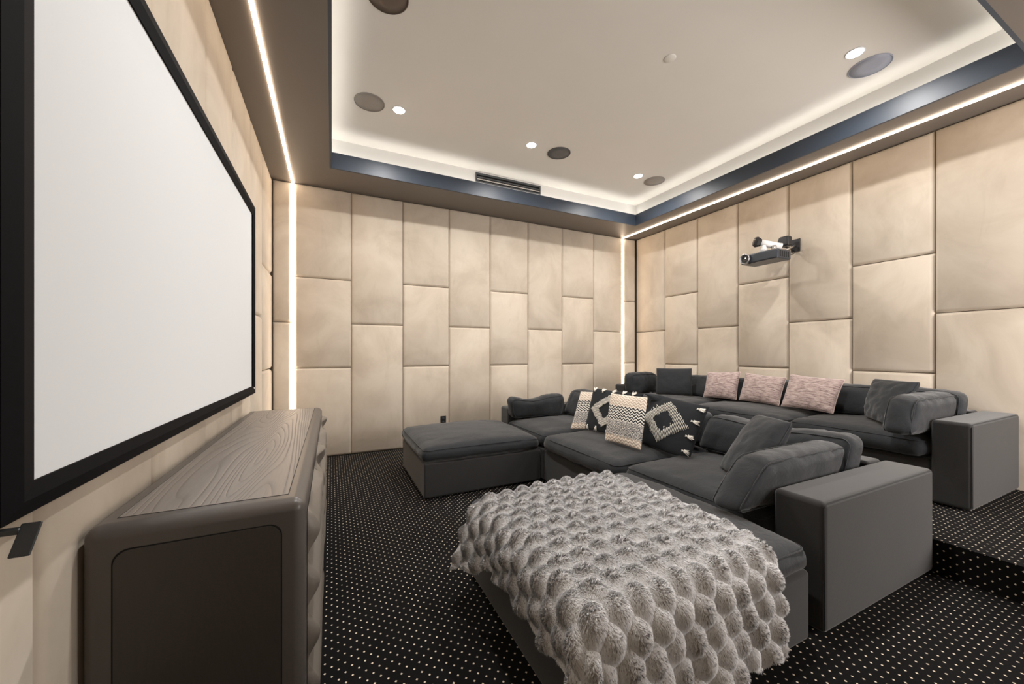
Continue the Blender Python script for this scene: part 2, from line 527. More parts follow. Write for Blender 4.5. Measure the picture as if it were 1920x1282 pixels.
# slot vent in the far upstand
vy = TY1 + SB
root = empty('air_vent', (2.04, vy, 3.34), 'long grey slot air vent in the white band above the far wall', 'vent')
g = MB(); g.box((1.585, vy - .012, 3.375), (2.495, vy, 3.398)); g.box((1.585, vy - .012, 3.285), (2.495, vy, 3.300))
g.box((1.585, vy - .012, 3.30), (1.600, vy, 3.375)); g.box((2.480, vy - .012, 3.30), (2.495, vy, 3.375)); g.build('frame', M['vent'], root)
MB().box((1.60, vy - .003, 3.30), (2.48, vy, 3.375)).build('slot_back', M['black_gap'], root)
for z in (3.322, 3.348):
    MB().box((1.60, vy - .010, z - .009), (2.48, vy - .004, z + .006)).build('slat', M['vent'] if z > 3.33 else M['silver'], root)

# outlet
root = empty('wall_outlet', (1.305, YF, .315), 'small black power outlet low on the far wall above the ottoman', 'outlet')
rbox('cover_plate', (1.268, YF - .008, .262), (1.340, YF + .004, .372), M['black'], root, .003, 2)
for z in (.292, .338): rbox('socket', (1.288, YF - .011, z - .014), (1.320, YF - .006, z + .014), M['handle'], root, .003, 1)

# ------------------------------------------------------------------ projection screen
root = empty('cinema_screen', (XL, 2.12, .9), 'large blank white screen in a black frame hanging on the left wall', 'screen')
MB().box((-.520, .99, .935), (-.512, 3.20, 2.195)).build('screen_fabric', M['screen'], root)


def bevel_frame(lo_y, hi_y, lo_z, hi_z, wdt, xb, xo, xi):
    out = []
    P = {}
    for k, (dy, xx) in {'ob': (0, xb), 'of': (0, xo - .005), 'm': (.036, xo + .0), 'i': (wdt, xi), 'ib': (wdt, xb)}.items():
        P[k] = [Vector((xx, lo_y + dy * 1.2, lo_z + dy * .75)), Vector((xx, hi_y - dy, lo_z + dy * .75)), Vector((xx, hi_y - dy, hi_z - dy)), Vector((xx, lo_y + dy * 1.2, hi_z - dy))]
    ks = ['ob', 'of', 'm', 'i', 'ib']
    for sd in range(4):
        s2 = (sd + 1) % 4; mb = MB()
        for k in ks: mb.v += [tuple(P[k][sd]), tuple(P[k][s2])]
        for j in range(5):
            j2 = (j + 1) % 5; mb.f.append((2 * j, 2 * j2, 2 * j2 + 1, 2 * j + 1))
        mb.f.append((0, 2, 4, 6, 8)); mb.f.append((9, 7, 5, 3, 1))
        out.append(mb.build('frame_rail', M['frame'], root))
    return out


bevel_frame(.945, 3.292, .903, 2.250, .072, XL + .012, -.498, -.507)
for y in (1.2, 3.0):
    for z in (1.0, 2.15): MB().box((XL - .002, y - .03, z - .03), (XL + .014, y + .03, z + .03)).build('wall_bracket', M['black'], root)
MB().box((-.5035, 3.225, .930), (-.4995, 3.245, .948)).build('badge', M['white'], root)['label'] = 'tiny white badge'

# ------------------------------------------------------------------ wall handle at lower left
root = empty('pull_bar', (XL, .95, .89), 'flat dark metal pull bar on the wall panel below the screen corner', 'handle')
rbox('mount_plate', (XL - .004, .925, .855), (XL + .006, .985, .925), M['handle'], root, .003, 2)
rbox('neck', (XL + .004, .948, .886), (-.484, .962, .897), M['handle'], root, .003, 2)
Mx = Matrix.Translation((0, .960, .8965)) @ Matrix.Rotation(R(-36), 4, 'X')
rbox('grip', (-.487, -.005, -.052), (-.461, .0, .004), M['handle'], root, .002, 2, fn=lambda c: Mx @ c)

# ------------------------------------------------------------------ credenza
CX0, CX1, CY0, CY1, CZ = -.572, -.072, 1.315, 3.455, .752
root = empty('credenza', ((CX0 + CX1) / 2, (CY0 + CY1) / 2, 0), 'long dark wood credenza with rounded edges under the projection screen', 'cabinet')
# end frames / carcass: top rim, two ends
rw = .045


def ring(name, mat, lo, hi, ax, wdt, r):
    """rectangular ring with rounded outer edges: four mitred-free rails joined in one mesh"""
    bm = bmesh.new()
    (ax0, ax1) = [i for i in range(3) if i != ax]
    lo = list(lo); hi = list(hi)
    def addb(l_, h_):
        c = (Vector(l_) + Vector(h_)) / 2; d = Vector(h_) - Vector(l_)
        bmesh.ops.create_cube(bm, size=1, matrix=Matrix.Translation(c) @ Matrix.Diagonal((*d, 1)))
    for a_ in (ax0, ax1):
        for sgn in (0, 1):
            l_ = list(lo); h_ = list(hi)
            if sgn: l_[a_] = hi[a_] - wdt
            else: h_[a_] = lo[a_] + wdt
            addb(l_, h_)
    me = bpy.data.meshes.new(name); bm.to_mesh(me); bm.free()
    return me


def loopring(name, mat, parent, outer, inner, prof):
    """sweep: outer/inner 2D loops (same count) ; prof list of (t, h) t=0 outer..1 inner ; returns points fn"""


def rrect(x0, y0, x1, y1, r, n=6):
    pts = []
    for cx, cy, a0 in ((x1 - r, y0 + r, -90), (x1 - r, y1 - r, 0), (x0 + r, y1 - r, 90), (x0 + r, y0 + r, 180)):
        for k in range(n + 1):
            an = R(a0 + 90 * k / n); pts.append((cx + r * math.cos(an), cy + r * math.sin(an)))
    return pts


# body shell as one rounded block without the inset areas: rounded box slightly smaller than insets
body = rbox('carcass', (CX0, CY0, .0), (CX1, CY1, CZ), M['wood_rim'], root, r=.035, seg=5)
# top inset board with its groove
gt = MB(); gy0, gy1, gx0, gx1 = CY0 + .062, CY1 - .062, CX0 + .052, CX1 - .052
for lo, hi in (((gx0 - .002, gy0 - .002), (gx1 + .002, gy0)), ((gx0 - .002, gy1), (gx1 + .002, gy1 + .002)), ((gx0 - .002, gy0), (gx0, gy1)), ((gx1, gy0), (gx1 + .002, gy1))):
    gt.box((*lo, CZ - .01), (*hi, CZ + .0006))
gt.build('groove', M['black_gap'], root)
MB().box((gx0, gy0, CZ - .01), (gx1, gy1, CZ + .0012)).build('top_board', M['wood_top_sheen'], root)
# end panels (near and far): rounded rectangle recessed board with shadow joint
for yy, sg in ((CY0, -1), (CY1, 1)):
    for (ins, th, mt, nm) in ((0, .0010, M['black_gap'], 'groove'), (.0035, .0030, M['wood'], 'side_panel')):
        pts = rrect(CX0 + .062 + ins, -.05 + ins, CX1 - .062 - ins, CZ - .062 - ins, .035)
        pts = [(a_, max(b__, .03)) for a_, b__ in pts]
        mb = MB(); n_ = len(pts)
        for (a_, b__) in pts: mb.v.append((a_, yy + sg * th, b__))
        for (a_, b__) in pts: mb.v.append((a_, yy - sg * .004, b__))
        mb.f.append(tuple(range(n_)) if sg < 0 else tuple(range(n_))[::-1])
        for k in range(n_): mb.f.append((k, (k + 1) % n_, n_ + (k + 1) % n_, n_ + k))
        mb.build(nm, mt, root)
# carved wave doors on the front
ND = 4
for k in range(ND):
    dy0 = CY0 + .055 + k * (CY1 - CY0 - .11) / ND + .003; dy1 = CY0 + .055 + (k + 1) * (CY1 - CY0 - .11) / ND - .003
    ny, nz = 44, 60; z0, z1 = .06, CZ - .065
    v = []; f = []
    for j in range(nz + 1):
        for i in range(ny + 1):
            y = dy0 + (dy1 - dy0) * i / ny; z = z0 + (z1 - z0) * j / nz
            ph = z / .17 + .45 * math.sin(2 * math.pi * (y - .2) / 1.05)
            h = .036 * (.5 + .5 * math.cos(2 * math.pi * ph)) ** .9
            e = min(1, (y - dy0) / .004 + .0, (dy1 - y) / .004, (z - z0) / .01, (z1 - z) / .01)
            v.append((CX1 + .002 + h * max(0, e), y, z))
    for j in range(nz):
        for i in range(ny):
            a_ = j * (ny + 1) + i; f.append((a_, a_ + 1, a_ + ny + 2, a_ + ny + 1))
    me = bpy.data.meshes.new('door'); me.from_pydata(v, [], f); me.update()
    link('door', me, M['wood_wave'], root, True)


# ------------------------------------------------------------------ soft shapes
def cube_grid(nx, ny, nz):
    """surface grid of the cube [-1,1]^3 with merged edges -> verts (n,3), quads"""
    idx = {}; V = []; F = []
    def vid(i, j, k):
        key = (i, j, k)
        if key not in idx:
            idx[key] = len(V); V.append((-1 + 2 * i / nx, -1 + 2 * j / ny, -1 + 2 * k / nz))
        return idx[key]
    for i in range(nx):
        for j in range(ny):
            F.append((vid(i, j, 0), vid(i, j + 1, 0), vid(i + 1, j + 1, 0), vid(i + 1, j, 0)))
            F.append((vid(i, j, nz), vid(i + 1, j, nz), vid(i + 1, j + 1, nz), vid(i, j + 1, nz)))
    for i in range(nx):
        for k in range(nz):
            F.append((vid(i, 0, k), vid(i + 1, 0, k), vid(i + 1, 0, k + 1), vid(i, 0, k + 1)))
            F.append((vid(i, ny, k), vid(i, ny, k + 1), vid(i + 1, ny, k + 1), vid(i + 1, ny, k)))
    for j in range(ny):
        for k in range(nz):
            F.append((vid(0, j, k), vid(0, j, k + 1), vid(0, j + 1, k + 1), vid(0, j + 1, k)))
            F.append((vid(nx, j, k), vid(nx, j + 1, k), vid(nx, j + 1, k + 1), vid(nx, j, k + 1)))
    return np.array(V), F


def hexsoft(name, cor, mat, parent=None, r=.05, bulge=(.02, .02, .02), wr=.004, ws=7, n=(28, 28, 8), seed=0, dip=None, pipe=None, label=None):
    """soft box warped into 8 corners: cor[k] order (x-,y-,z-),(x+,y-,z-),(x+,y+,z-),(x-,y+,z-), then z+"""
    C8 = np.array(cor, float)
    sx = np.linalg.norm(C8[[1, 2, 5, 6]].mean(0) - C8[[0, 3, 4, 7]].mean(0))
    sy = np.linalg.norm(C8[[2, 3, 6, 7]].mean(0) - C8[[0, 1, 4, 5]].mean(0))
    sz = np.linalg.norm(C8[4:].mean(0) - C8[:4].mean(0))
    half = np.array([sx, sy, sz]) / 2
    # finer spacing toward the rims
    P, F = cube_grid(*n)
    P = np.sign(P) * (1 - (1 - np.abs(P)) ** 1.35)
    rr = min(r, half.min() * .98)
    Q = P * half; inner = half - rr
    Cc = np.clip(Q, -inner, inner); D = Q - Cc; L = np.linalg.norm(D, axis=1, keepdims=True); L[L < 1e-9] = 1
    Q = Cc + D / L * rr
    U = Q / half
    def warp(U):
        a, b, c = [(U[:, i:i + 1] + 1) / 2 for i in range(3)]
        return ((1 - a) * (1 - b) * (1 - c) * C8[0] + a * (1 - b) * (1 - c) * C8[1] + a * b * (1 - c) * C8[2] + (1 - a) * b * (1 - c) * C8[3]
                + (1 - a) * (1 - b) * c * C8[4] + a * (1 - b) * c * C8[5] + a * b * c * C8[6] + (1 - a) * b * c * C8[7])
    def shape(U):
        W = U.copy()
        x, y, z = U.T
        fx, fy, fz = 1 - x ** 2, 1 - y ** 2, 1 - z ** 2
        fx, fy, fz = [np.clip(q, 0, 1) for q in (fx, fy, fz)]
        W[:, 0] += x * bulge[0] / half[0] * (fy * fz) ** .6
        W[:, 1] += y * bulge[1] / half[1] * (fx * fz) ** .6
        bz = np.where(z > 0, bulge[2], bulge[2] * .0)
        W[:, 2] += z * bz / half[2] * (fx * fy) ** .42
        if dip:   # (axis position, width, depth)
            W[:, 2] -= np.clip(z, 0, 1) * dip[2] / half[2] * np.exp(-((x - dip[0]) / dip[1]) ** 2)
        return W
    Wp = warp(shape(U))
    me = bpy.data.meshes.new(name); me.from_pydata(Wp.tolist(), [], F); me.update()
    if wr:
        nr = np.zeros(len(Wp) * 3); me.vertices.foreach_get('normal', nr); nr = nr.reshape(-1, 3)
        o3 = Vector((seed * 3.1, seed * 1.7, seed * .9))
        dd = []
        for p, u3 in zip(Wp, U):
            q = Vector(p) * ws + o3
            t_ = noise.turbulence(q, 3, False) - .35
            # creases radiating along the long side
            c_ = abs(noise.noise(Vector((p[0] * ws * 1.6, p[1] * ws * 1.6, p[2] * ws * .5)) + o3))
            dd.append(wr * (t_ * 1.0 - (max(0, .25 - c_) * 2.2)))
        Wp = Wp + nr * np.array(dd)[:, None]
        me.vertices.foreach_set('co', Wp.ravel()); me.update()
    o = link(name, me, mat, parent, True)
    if pipe:
        for (ax, sg) in pipe:   # welt around the face with axis ax at side sg
            oth = [i for i in range(3) if i != ax]
            m_ = 20; loop = []
            rc = .3 * min(half[oth[0]], half[oth[1]]) if rr < .3 * min(half[oth[0]], half[oth[1]]) else rr
            rc = rr * 1.0
            e0 = half[oth[0]] - rr * .30; e1 = half[oth[1]] - rr * .30
            pts2 = []
            for cx_, cy_, a0 in ((1, -1, -90), (1, 1, 0), (-1, 1, 90), (-1, -1, 180)):
                for k in range(5):
                    an = R(a0 + 90 * k / 4)
                    pts2.append((cx_ * (e0 - rc * .7) + rc * .7 * math.cos(an), cy_ * (e1 - rc * .7) + rc * .7 * math.sin(an)))
            full = []
            for i in range(len(pts2)):
                a_, b__ = pts2[i], pts2[(i + 1) % len(pts2)]
                for k in range(6): full.append((a_[0] + (b__[0] - a_[0]) * k / 6, a_[1] + (b__[1] - a_[1]) * k / 6))
            L3 = np.zeros((len(full), 3)); L3[:, oth[0]] = [q[0] for q in full]; L3[:, oth[1]] = [q[1] for q in full]
            L3[:, ax] = sg * (half[ax] - rr * .30)
            L3 = warp(shape(L3 / half))
            mb = MB().tube([tuple(q) for q in L3], .0032, 5, closed=True)
            pb = mb.build('piping', mat, o, True)
    if label: o['label'] = label
    return o


def boxcor(x0, y0, z0, x1, y1, z1):
    return [(x0, y0, z0), (x1, y0, z0), (x1, y1, z0), (x0, y1, z0), (x0, y0, z1), (x1, y0, z1), (x1, y1, z1), (x0, y1, z1)]


class Pillow:
    def __init__(s, bl, br, tr, tl, T, pinch=.045, pw=.42):
        s.c = [Vector(q) for q in (bl, br, tr, tl)]; s.T = T; s.k = pinch; s.pw = pw
        s.n = (s.c[1] - s.c[0]).cross(s.c[3] - s.c[0]).normalized()
    def at(s, u, v, side=1, lift=0):
        # concave edges, pointed corners
        uu = u * (1 - s.k * (1 - v * v) * abs(u)); vv = v * (1 - s.k * (1 - u * u) * abs(v))
        a = (uu + 1) / 2; b = (vv + 1) / 2
        p = s.c[0] * (1 - a) * (1 - b) + s.c[1] * a * (1 - b) + s.c[2] * a * b + s.c[3] * (1 - a) * b
        t = s.T / 2 * (max(0, (1 - u * u)) * max(0, (1 - v * v))) ** s.pw
        return p + s.n * (side * (t + lift))


def pillow(name, P, mat, label, cat='pillow', group=None, n=34, wr=.004, seed=0, piping=None, ws=16):
    v = []; f = []; uvs = []
    g = [math.sin(math.pi / 2 * (-1 + 2 * i / n)) for i in range(n + 1)]
    o3 = Vector((seed * 2.3, seed, seed * 4.1))
    for side in (1, -1):
        for j in range(n + 1):
            for i in range(n + 1):
                p = P.at(g[i], g[j], side)
                inn = (1 - g[i] ** 2) * (1 - g[j] ** 2)
                if wr:
                    # creases mostly running in from the corners and edges
                    q = Vector((g[i] * 1.0, g[j] * 1.0, side)) * 2.2 + o3
                    d_ = noise.turbulence(Vector((p.x, p.y, p.z)) * ws + o3, 2, False) - .35 - 2 * max(0, .16 - abs(noise.noise(q)))
                    p = p + P.n * side * wr * d_ * min(1, inn * 5)
                v.append(tuple(p)); uvs.append(((g[i] + 1) / 2, (g[j] + 1) / 2))
    m = (n + 1) ** 2
    for side in (0, 1):
        for j in range(n):
            for i in range(n):
                a = side * m + j * (n + 1) + i
                q = (a, a + 1, a + n + 2, a + n + 1)
                f.append(q if side == 0 else q[::-1])
    me = bpy.data.meshes.new(name); me.from_pydata(v, [], f)
    ul = me.uv_layers.new(name='UVMap')
    li = np.zeros(len(me.loops), int); me.loops.foreach_get('vertex_index', li)
    ul.data.foreach_set('uv', np.array(uvs)[li].ravel()); me.update()
    bm = bmesh.new(); bm.from_mesh(me); bmesh.ops.remove_doubles(bm, verts=bm.verts, dist=.0004); bm.to_mesh(me); bm.free()
    ob = link(name, me, mat, None, True)
    tag(ob, label, cat, group)
    if piping:
        loop = [P.at(-1 + 2 * k / 16, -1) for k in range(16)] + [P.at(1, -1 + 2 * k / 16) for k in range(16)] + \
               [P.at(1 - 2 * k / 16, 1) for k in range(16)] + [P.at(-1, 1 - 2 * k / 16) for k in range(16)]
        MB().tube(loop, .0035, 5, closed=True).build('piping', piping, ob, True)
    return ob


# ------------------------------------------------------------------ sofas
SE, SA = M['sofa'], M['sofa_arm']
G1 = 'front modular sofa sections'; G2 = 'raised modular sofa sections'


def section(loc, label, group, base, cushion, back=None, arm=None, seed=0, armfront=None):
    root = empty('sofa_section', loc, label, 'sofa', group)
    z0 = loc[2]
    rbox('base', (base[0], base[1], z0 + .012), (base[2], base[3], z0 + .298), SA, root, .018, 3)
    c = cushion
    hexsoft('seat_cushion', boxcor(c[0], c[1], z0 + .300, c[2], c[3], z0 + .425), SE, root, r=.062, bulge=(.026, .008, .052), wr=.006, seed=seed,
            n=(30, 30, 8), pipe=[(2, 1)])
    if back:
        rbox('backrest', (back[0], back[1], z0 + .012), (back[2], back[3], z0 + .567), SA, root, .024, 4)
    if arm:
        a = rbox('arm', (arm[0], arm[1], z0 + .012), (arm[2], arm[3], z0 + .567), SA, root, .024, 4)
        zt = z0 + .567 - .009; e = .004
        mb = MB()
        mb.tube([(arm[0] + .006, arm[1] + .003, z0 + .03), (arm[0] + .006, arm[1] + .004, zt - .02), (arm[0] + .02, arm[1] + .006, zt + .001), (arm[2] - .02, arm[1] + .006, zt + .001)], .0022, 5)
        mb.build('seam', M['seam'], a, True)
    return root


# front sofa (on the floor), facing the screen wall (-x)
section((2.35, 1.43, 0), 'near end sofa section of front row with charcoal arm block', G1,
        (1.80, 1.066, 2.79, 2.004), (1.80, 1.07, 2.73, 2.00), (2.795, 1.068, 2.95, 2.004), (1.86, .855, 2.95, 1.062), 1)
section((2.35, 2.51, 0), 'middle armless sofa section of front row, patterned pillows on it', G1,
        (1.775, 2.010, 2.79, 3.02), (1.748, 2.005, 2.73, 3.015), (2.795, 2.010, 2.95, 3.02), None, 2)
section((2.35, 3.55, 0), 'far corner sofa section of front row beside the far ottoman', G1,
        (1.775, 3.026, 2.79, 3.855), (1.775, 3.022, 2.73, 3.85), (2.795, 3.026, 2.95, 3.855), (1.80, 3.86, 2.95, 4.07), 3)


def ottoman(x0, y0, x1, y1, label, seed):
    root = empty('ottoman', ((x0 + x1) / 2, (y0 + y1) / 2, 0), label, 'ottoman', 'charcoal ottomans of the front sofa')
    rbox('base', (x0, y0, .012), (x1, y1, .298), SA, root, .018, 3)
    hexsoft('seat_cushion', boxcor(x0 - .012, y0 - .012, .300, x1 - .016, y1 + .008, .405), SE, root, r=.062, bulge=(.018, .016, .066), wr=.005, seed=seed, n=(34, 34, 8), pipe=[(2, 1)])
    return root


ottoman(.672, 3.045, 1.758, 4.05, 'bare charcoal ottoman at far end in front of the far wall', 5)
ottoman(.672, .872, 1.785, 1.925, 'charcoal ottoman in the foreground under the grey fur blanket', 6)

# raised sofa on the platform
Z2 = STEP
section((4.1, 1.45, Z2), 'near end section of raised sofa with tall arm block at right', G2,
        (3.66, 1.076, 4.40, 1.946), (3.60, 1.08, 4.37, 1.942), (4.405, 1.078, 4.565, 1.946), (3.64, .885, 4.565, 1.072), 11)
section((4.1, 2.45, Z2), 'middle section of raised sofa under the pink cushions', G2,
        (3.66, 1.952, 4.40, 2.95), (3.60, 1.946, 4.37, 2.948), (4.405, 1.952, 4.565, 2.95), None, 12)
section((4.1, 3.55, Z2), 'far end section of raised sofa beside the vertical light strip', G2,
        (3.66, 2.956, 4.40, 4.00), (3.60, 2.952, 4.37, 3.995), (4.405, 2.956, 4.565, 4.00), (3.64, 4.006, 4.565, 4.21), 13)

# ------------------------------------------------------------------ loose charcoal cushions


def cush(cor, label, group, seed=0, r=.06, bulge=(.015, .015, .02), wr=.007, dip=None, pipe=((1, -1), (1, 1)), n=(34, 12, 14)):
    o = hexsoft('cushion', cor, SE, None, r=r, bulge=bulge, wr=wr, ws=9, seed=seed, dip=dip, pipe=pipe, n=n)
    return tag(o, label, 'cushion', group)


def slab(L0, L1, T0, T1, z0, z1, lean, axis, wide):
    pass


BG = 'charcoal back cushions of the front sofa'


# long cushion along local x = world -y ; local y = thickness (front = low), for back cushions of a row facing -x
def backcush(y0, y1, xb, th, z0, z1, leanx, label, group, seed, dip=None):
    # local x axis from y1 (far) to y0 (near); local y axis from front to back (+x)
    cor = [(xb, y1, z0), (xb, y0, z0), (xb + th, y0, z0), (xb + th, y1, z0),
           (xb + leanx, y1, z1), (xb + leanx, y0, z1), (xb + leanx + th, y0, z1), (xb + leanx + th, y1, z1)]
    return cush(cor, label, group, seed, dip=dip)


def armcush(x0b, x0t, x1b, x1t, y0, y1, lean, z0, z1, label, group, seed, dip=None, sink=0):
    cor = [(x0b, y0, z0), (x1b, y0, z0), (x1b, y1, z0), (x0b, y1, z0),
           (x0t, y0 + lean, z1 - sink), (x1t, y0 + lean, z1), (x1t, y1 + lean, z1 + .01), (x0t, y1 + lean, z1 + .01 - sink)]
    return cush(cor, label, group, seed, dip=dip)


ZS = .462
backcush(1.075, 1.99, 2.50, .17, ZS, .715, .13, 'long charcoal back cushion behind the leaning square cushion, front sofa', BG, 1, dip=(.0, .5, .035))
backcush(2.02, 2.99, 2.50, .17, ZS, .715, .13, 'long charcoal back cushion mostly hidden behind patterned pillows', BG, 2)
backcush(3.06, 3.84, 2.50, .17, ZS, .745, .13, 'charcoal back cushion in far corner beside leftmost knit pillow', BG, 3, dip=(.3, .5, .03))
armcush(1.61, 1.86, 2.46, 2.60, 1.07, 1.235, .005, ZS, .680, 'thick charcoal box cushion leaning on near arm of front sofa', 'charcoal arm cushions', 4)
armcush(1.80, 1.76, 2.44, 2.46, 3.69, 3.85, .0, ZS, .700, 'saggy charcoal cushion along far arm of front sofa', 'charcoal arm cushions', 5, dip=(-.2, .5, .055))
ZT = Z2 + .462
backcush(1.085, 1.93, 4.14, .165, ZT, .895, .10, 'charcoal back cushion at near end of raised sofa', 'charcoal back cushions of the raised sofa', 6)
backcush(1.96, 2.94, 4.14, .165, ZT, .890, .10, 'charcoal back cushion behind the pink cushions', 'charcoal back cushions of the raised sofa', 7)
backcush(2.97, 3.86, 4.14, .165, ZT, .885, .10, 'charcoal back cushion right of the far upright square cushion', 'charcoal back cushions of the raised sofa', 8)
armcush(3.40, 3.52, 4.10, 4.22, 1.085, 1.25, .005, ZT, .885, 'wrinkled charcoal cushion leaning on near arm of raised sofa', 'charcoal arm cushions', 9)
armcush(3.60, 3.60, 4.06, 4.08, 3.83, 3.99, .0, ZT, .905, 'charcoal cushion against far arm of raised sofa', 'charcoal arm cushions', 10)

# ------------------------------------------------------------------ square pillows
SQ = 'square charcoal scatter cushions'
pillow('cushion', Pillow((2.205, 1.57, .46), (2.04, 1.26, .46), (2.33, 1.23, .80), (2.515, 1.52, .785), .17, .02, .33), SE,
       'square charcoal cushion leaning back in the middle of near front seat', 'cushion', SQ, seed=1, piping=SE, wr=.006)
pillow('cushion', Pillow((3.80, 3.60, .66), (4.06, 3.27, .66), (4.135, 3.34, .99), (3.87, 3.66, .985), .14, .02, .33), SE,
       'upright square charcoal cushion at far end of raised sofa', 'cushion', SQ, seed=2, piping=SE, wr=.004)
pillow('cushion', Pillow((3.99, 1.54, .66), (3.68, 1.29, .66), (3.93, 1.215, .975), (4.19, 1.56, .97), .16, .02, .33), SE,
       'slumped square charcoal cushion near right end of raised sofa', 'cushion', SQ, seed=3, piping=SE, wr=.012)
PG = 'dusty pink scatter cushions'
pillow('cushion', Pillow((3.99, 3.06, .668), (4.08, 2.715, .668), (4.21, 2.75, .975), (4.10, 3.09, .955), .13, .05), M['pink'],
       'dusty pink cushion farthest from the right arm, leftmost of three', 'cushion', PG, seed=4, piping=M['pink_yarn'])
pillow('cushion', Pillow((4.09, 2.69, .668), (4.02, 2.235, .668), (4.16, 2.24, .938), (4.22, 2.695, .965), .13, .05), M['pink'],
       'dusty pink cushion in the middle of three', 'cushion', PG, seed=5, piping=M['pink_yarn'])
pillow('cushion', Pillow((4.01, 2.21, .668), (3.93, 1.745, .668), (4.10, 1.735, .955), (4.18, 2.215, .975), .13, .05), M['pink'],
       'dusty pink cushion nearest the right arm, rightmost of three', 'cushion', PG, seed=6, piping=M['pink_yarn'])

KG = 'cream and black knitted pillows'
pillow('pillow', Pillow((2.091, 3.050, 0.458), (2.305, 2.795, 0.458), (2.468, 2.876, 0.807), (2.254, 3.111, 0.804), .07, .02), M['knit'],
       'cream and black knitted pillow at far left of the patterned row', 'pillow', KG, seed=7, wr=.002)
pillow('pillow', Pillow((2.019, 2.453, 0.479), (2.049, 2.088, 0.479), (2.206, 2.177, 0.850), (2.152, 2.536, 0.850), .08, .02), M['knit'],
       'cream and black knitted pillow between the two black tasselled pillows', 'pillow', KG, seed=8, wr=.002)

TG = 'black pillows with cream tassels'


def tassel_pillow(P, label, seed, edges, vertical):
    ob = pillow('pillow', P, M['black_cotton'], label, 'pillow', TG, seed=seed, wr=.002)
    rnd = random.Random(seed)
    mb = MB()
    nl = 36
    for i in range(nl):
        a = -.83 + 1.66 * i / (nl - 1)
        lo_o = .83 - abs(a) + .03 * ((i // 3) % 2); step = .40 - abs(a)
        segs = []
        o_ = max(0, lo_o); i_ = max(0, step + .03 * ((i // 2) % 2))
        if o_ < .02: continue
        if step > 0: segs = [(-o_, -i_), (i_, o_)]
        else: segs = [(-o_, o_)] if abs(a) > .40 else []
        for s0, s1 in segs:
            s0 += rnd.uniform(-.02, .02); s1 += rnd.uniform(-.02, .02)
            pts = []
            for k in range(7):
                b_ = s0 + (s1 - s0) * k / 6
                u, v = (a, b_) if vertical else (b_, a)
                pts.append(P.at(u * .95, v * .95, 1, .0035))
            mb.tube(pts, .0026, 4)
            if rnd.random() < .45:   # loose end
                u, v = (a, s1) if vertical else (s1, a)
                e = P.at(u * .95, v * .95, 1, .003)
                q = P.at(u * .95 + rnd.uniform(-.04, .04), v * .95 + rnd.uniform(-.01, .06), 1, .016)
                mb.tube([e, (e + q) / 2 + P.n * .004, q], .0024, 4)
    st = mb.build('stitching', M['yarn'], ob, True); st['kind'] = 'stuff'
    for (u, v, du, dv) in edges:
        tb = MB(); c = P.at(u, v, 1, .004)
        for k in range(7):
            f = (k - 3) / 3
            p1 = P.at(u + du * .06 + dv * f * .05, v + dv * .06 + du * f * .05, 1, .008)
            p2 = P.at(min(1.0, max(-1.0, u + du * .13)) + dv * f * .085, v + dv * .13 + du * f * .09, 1, .006) + (P.c[1] - P.c[0]) * du * .015 + (P.c[3] - P.c[0]) * dv * .015
            p2 = p2 + Vector([rnd.uniform(-.006, .006) for _ in range(3)]) + P.n * .004
            p0 = P.at(u - du * .05 + dv * f * .03, v - dv * .05 + du * f * .03, 1, .004)
            tb.tube([p0, c + P.n * .006 + (p1 - c) * .2, p1, p2], .0019, 4)
        for k in range(4):
            f = (k - 1.5) / 1.5 * .06
            tb.tube([P.at(u - .0 + du * (.03 + k * .03) - dv * .06, v + dv * (.03 + k * .03) - du * .06, 1, .009),
                     P.at(u + du * (.03 + k * .03) + dv * .06, v + dv * (.03 + k * .03) + du * .06, 1, .009)], .0024, 4)
        tb.build('tassel', M['yarn'], ob, True)
    return ob


tassel_pillow(Pillow((2.163, 2.919, 0.474), (2.194, 2.453, 0.474), (2.360, 2.370, 0.850), (2.329, 3.001, 0.846), .085, .03),
              'black tasselled pillow with cream diamond ring behind the middle knitted pillow', 9,
              [(u_, .86, 0, 1) for u_ in (-.85, -.45, 0, .4, .75)] + [(u_, -.84, 0, -1) for u_ in (-.8, -.3, .3)], False)
tassel_pillow(Pillow((2.235, 2.369, 0.458), (2.215, 1.808, 0.458), (2.400, 1.792, 0.814), (2.493, 2.431, 0.855), .11, .03),
              'large black tasselled pillow with cream diamond ring, rightmost of patterned row', 10,
              [(.84, v_, 1, 0) for v_ in (.78, .28, -.28, -.80)] + [(-.88, v_, -1, 0) for v_ in (.85, .45, .1, -.3, -.65)], True)

# ------------------------------------------------------------------ press soft things against what carries them
from mathutils.bvhtree import BVHTree
bpy.context.view_layer.update()


def wm(o):
    m = Matrix.Identity(4); q = o
    while q is not None:
        m = Matrix.Translation(q.location) @ m; q = q.parent
    return m


def bvh(o):
    m = wm(o); return BVHTree.FromPolygons([m @ v.co for v in o.data.vertices], [list(p.vertices) for p in o.data.polygons])


def tree(o):
    out = [o] if o.type == 'MESH' else []
    for c in o.children: out += tree(c)
    return out


def bb(o):
    m = wm(o); A = np.array([m @ v.co for v in o.data.vertices]); return A.min(0), A.max(0)


def conform(o, cols, gap=.004, deep=.12):
    m = wm(o); mi = m.inverted(); lo, hi = bb(o)
    use = [t_ for (t_, l2, h2) in cols if (lo < h2 + .01).all() and (l2 - .01 < hi).all()]
    for _ in range(3):
        ch = 0
        for v in o.data.vertices:
            p = m @ v.co
            for t_ in use:
                loc, nr, ix, ds = t_.find_nearest(p, deep)
                if loc is None: continue
                sd = (p - loc).dot(nr)
                if sd < gap * .8:
                    p = loc + nr * gap; ch += 1
            v.co = mi @ p
        if not ch: break
    o.data.update()


tops = [o for o in S.objects if o.parent is None]
placed = []


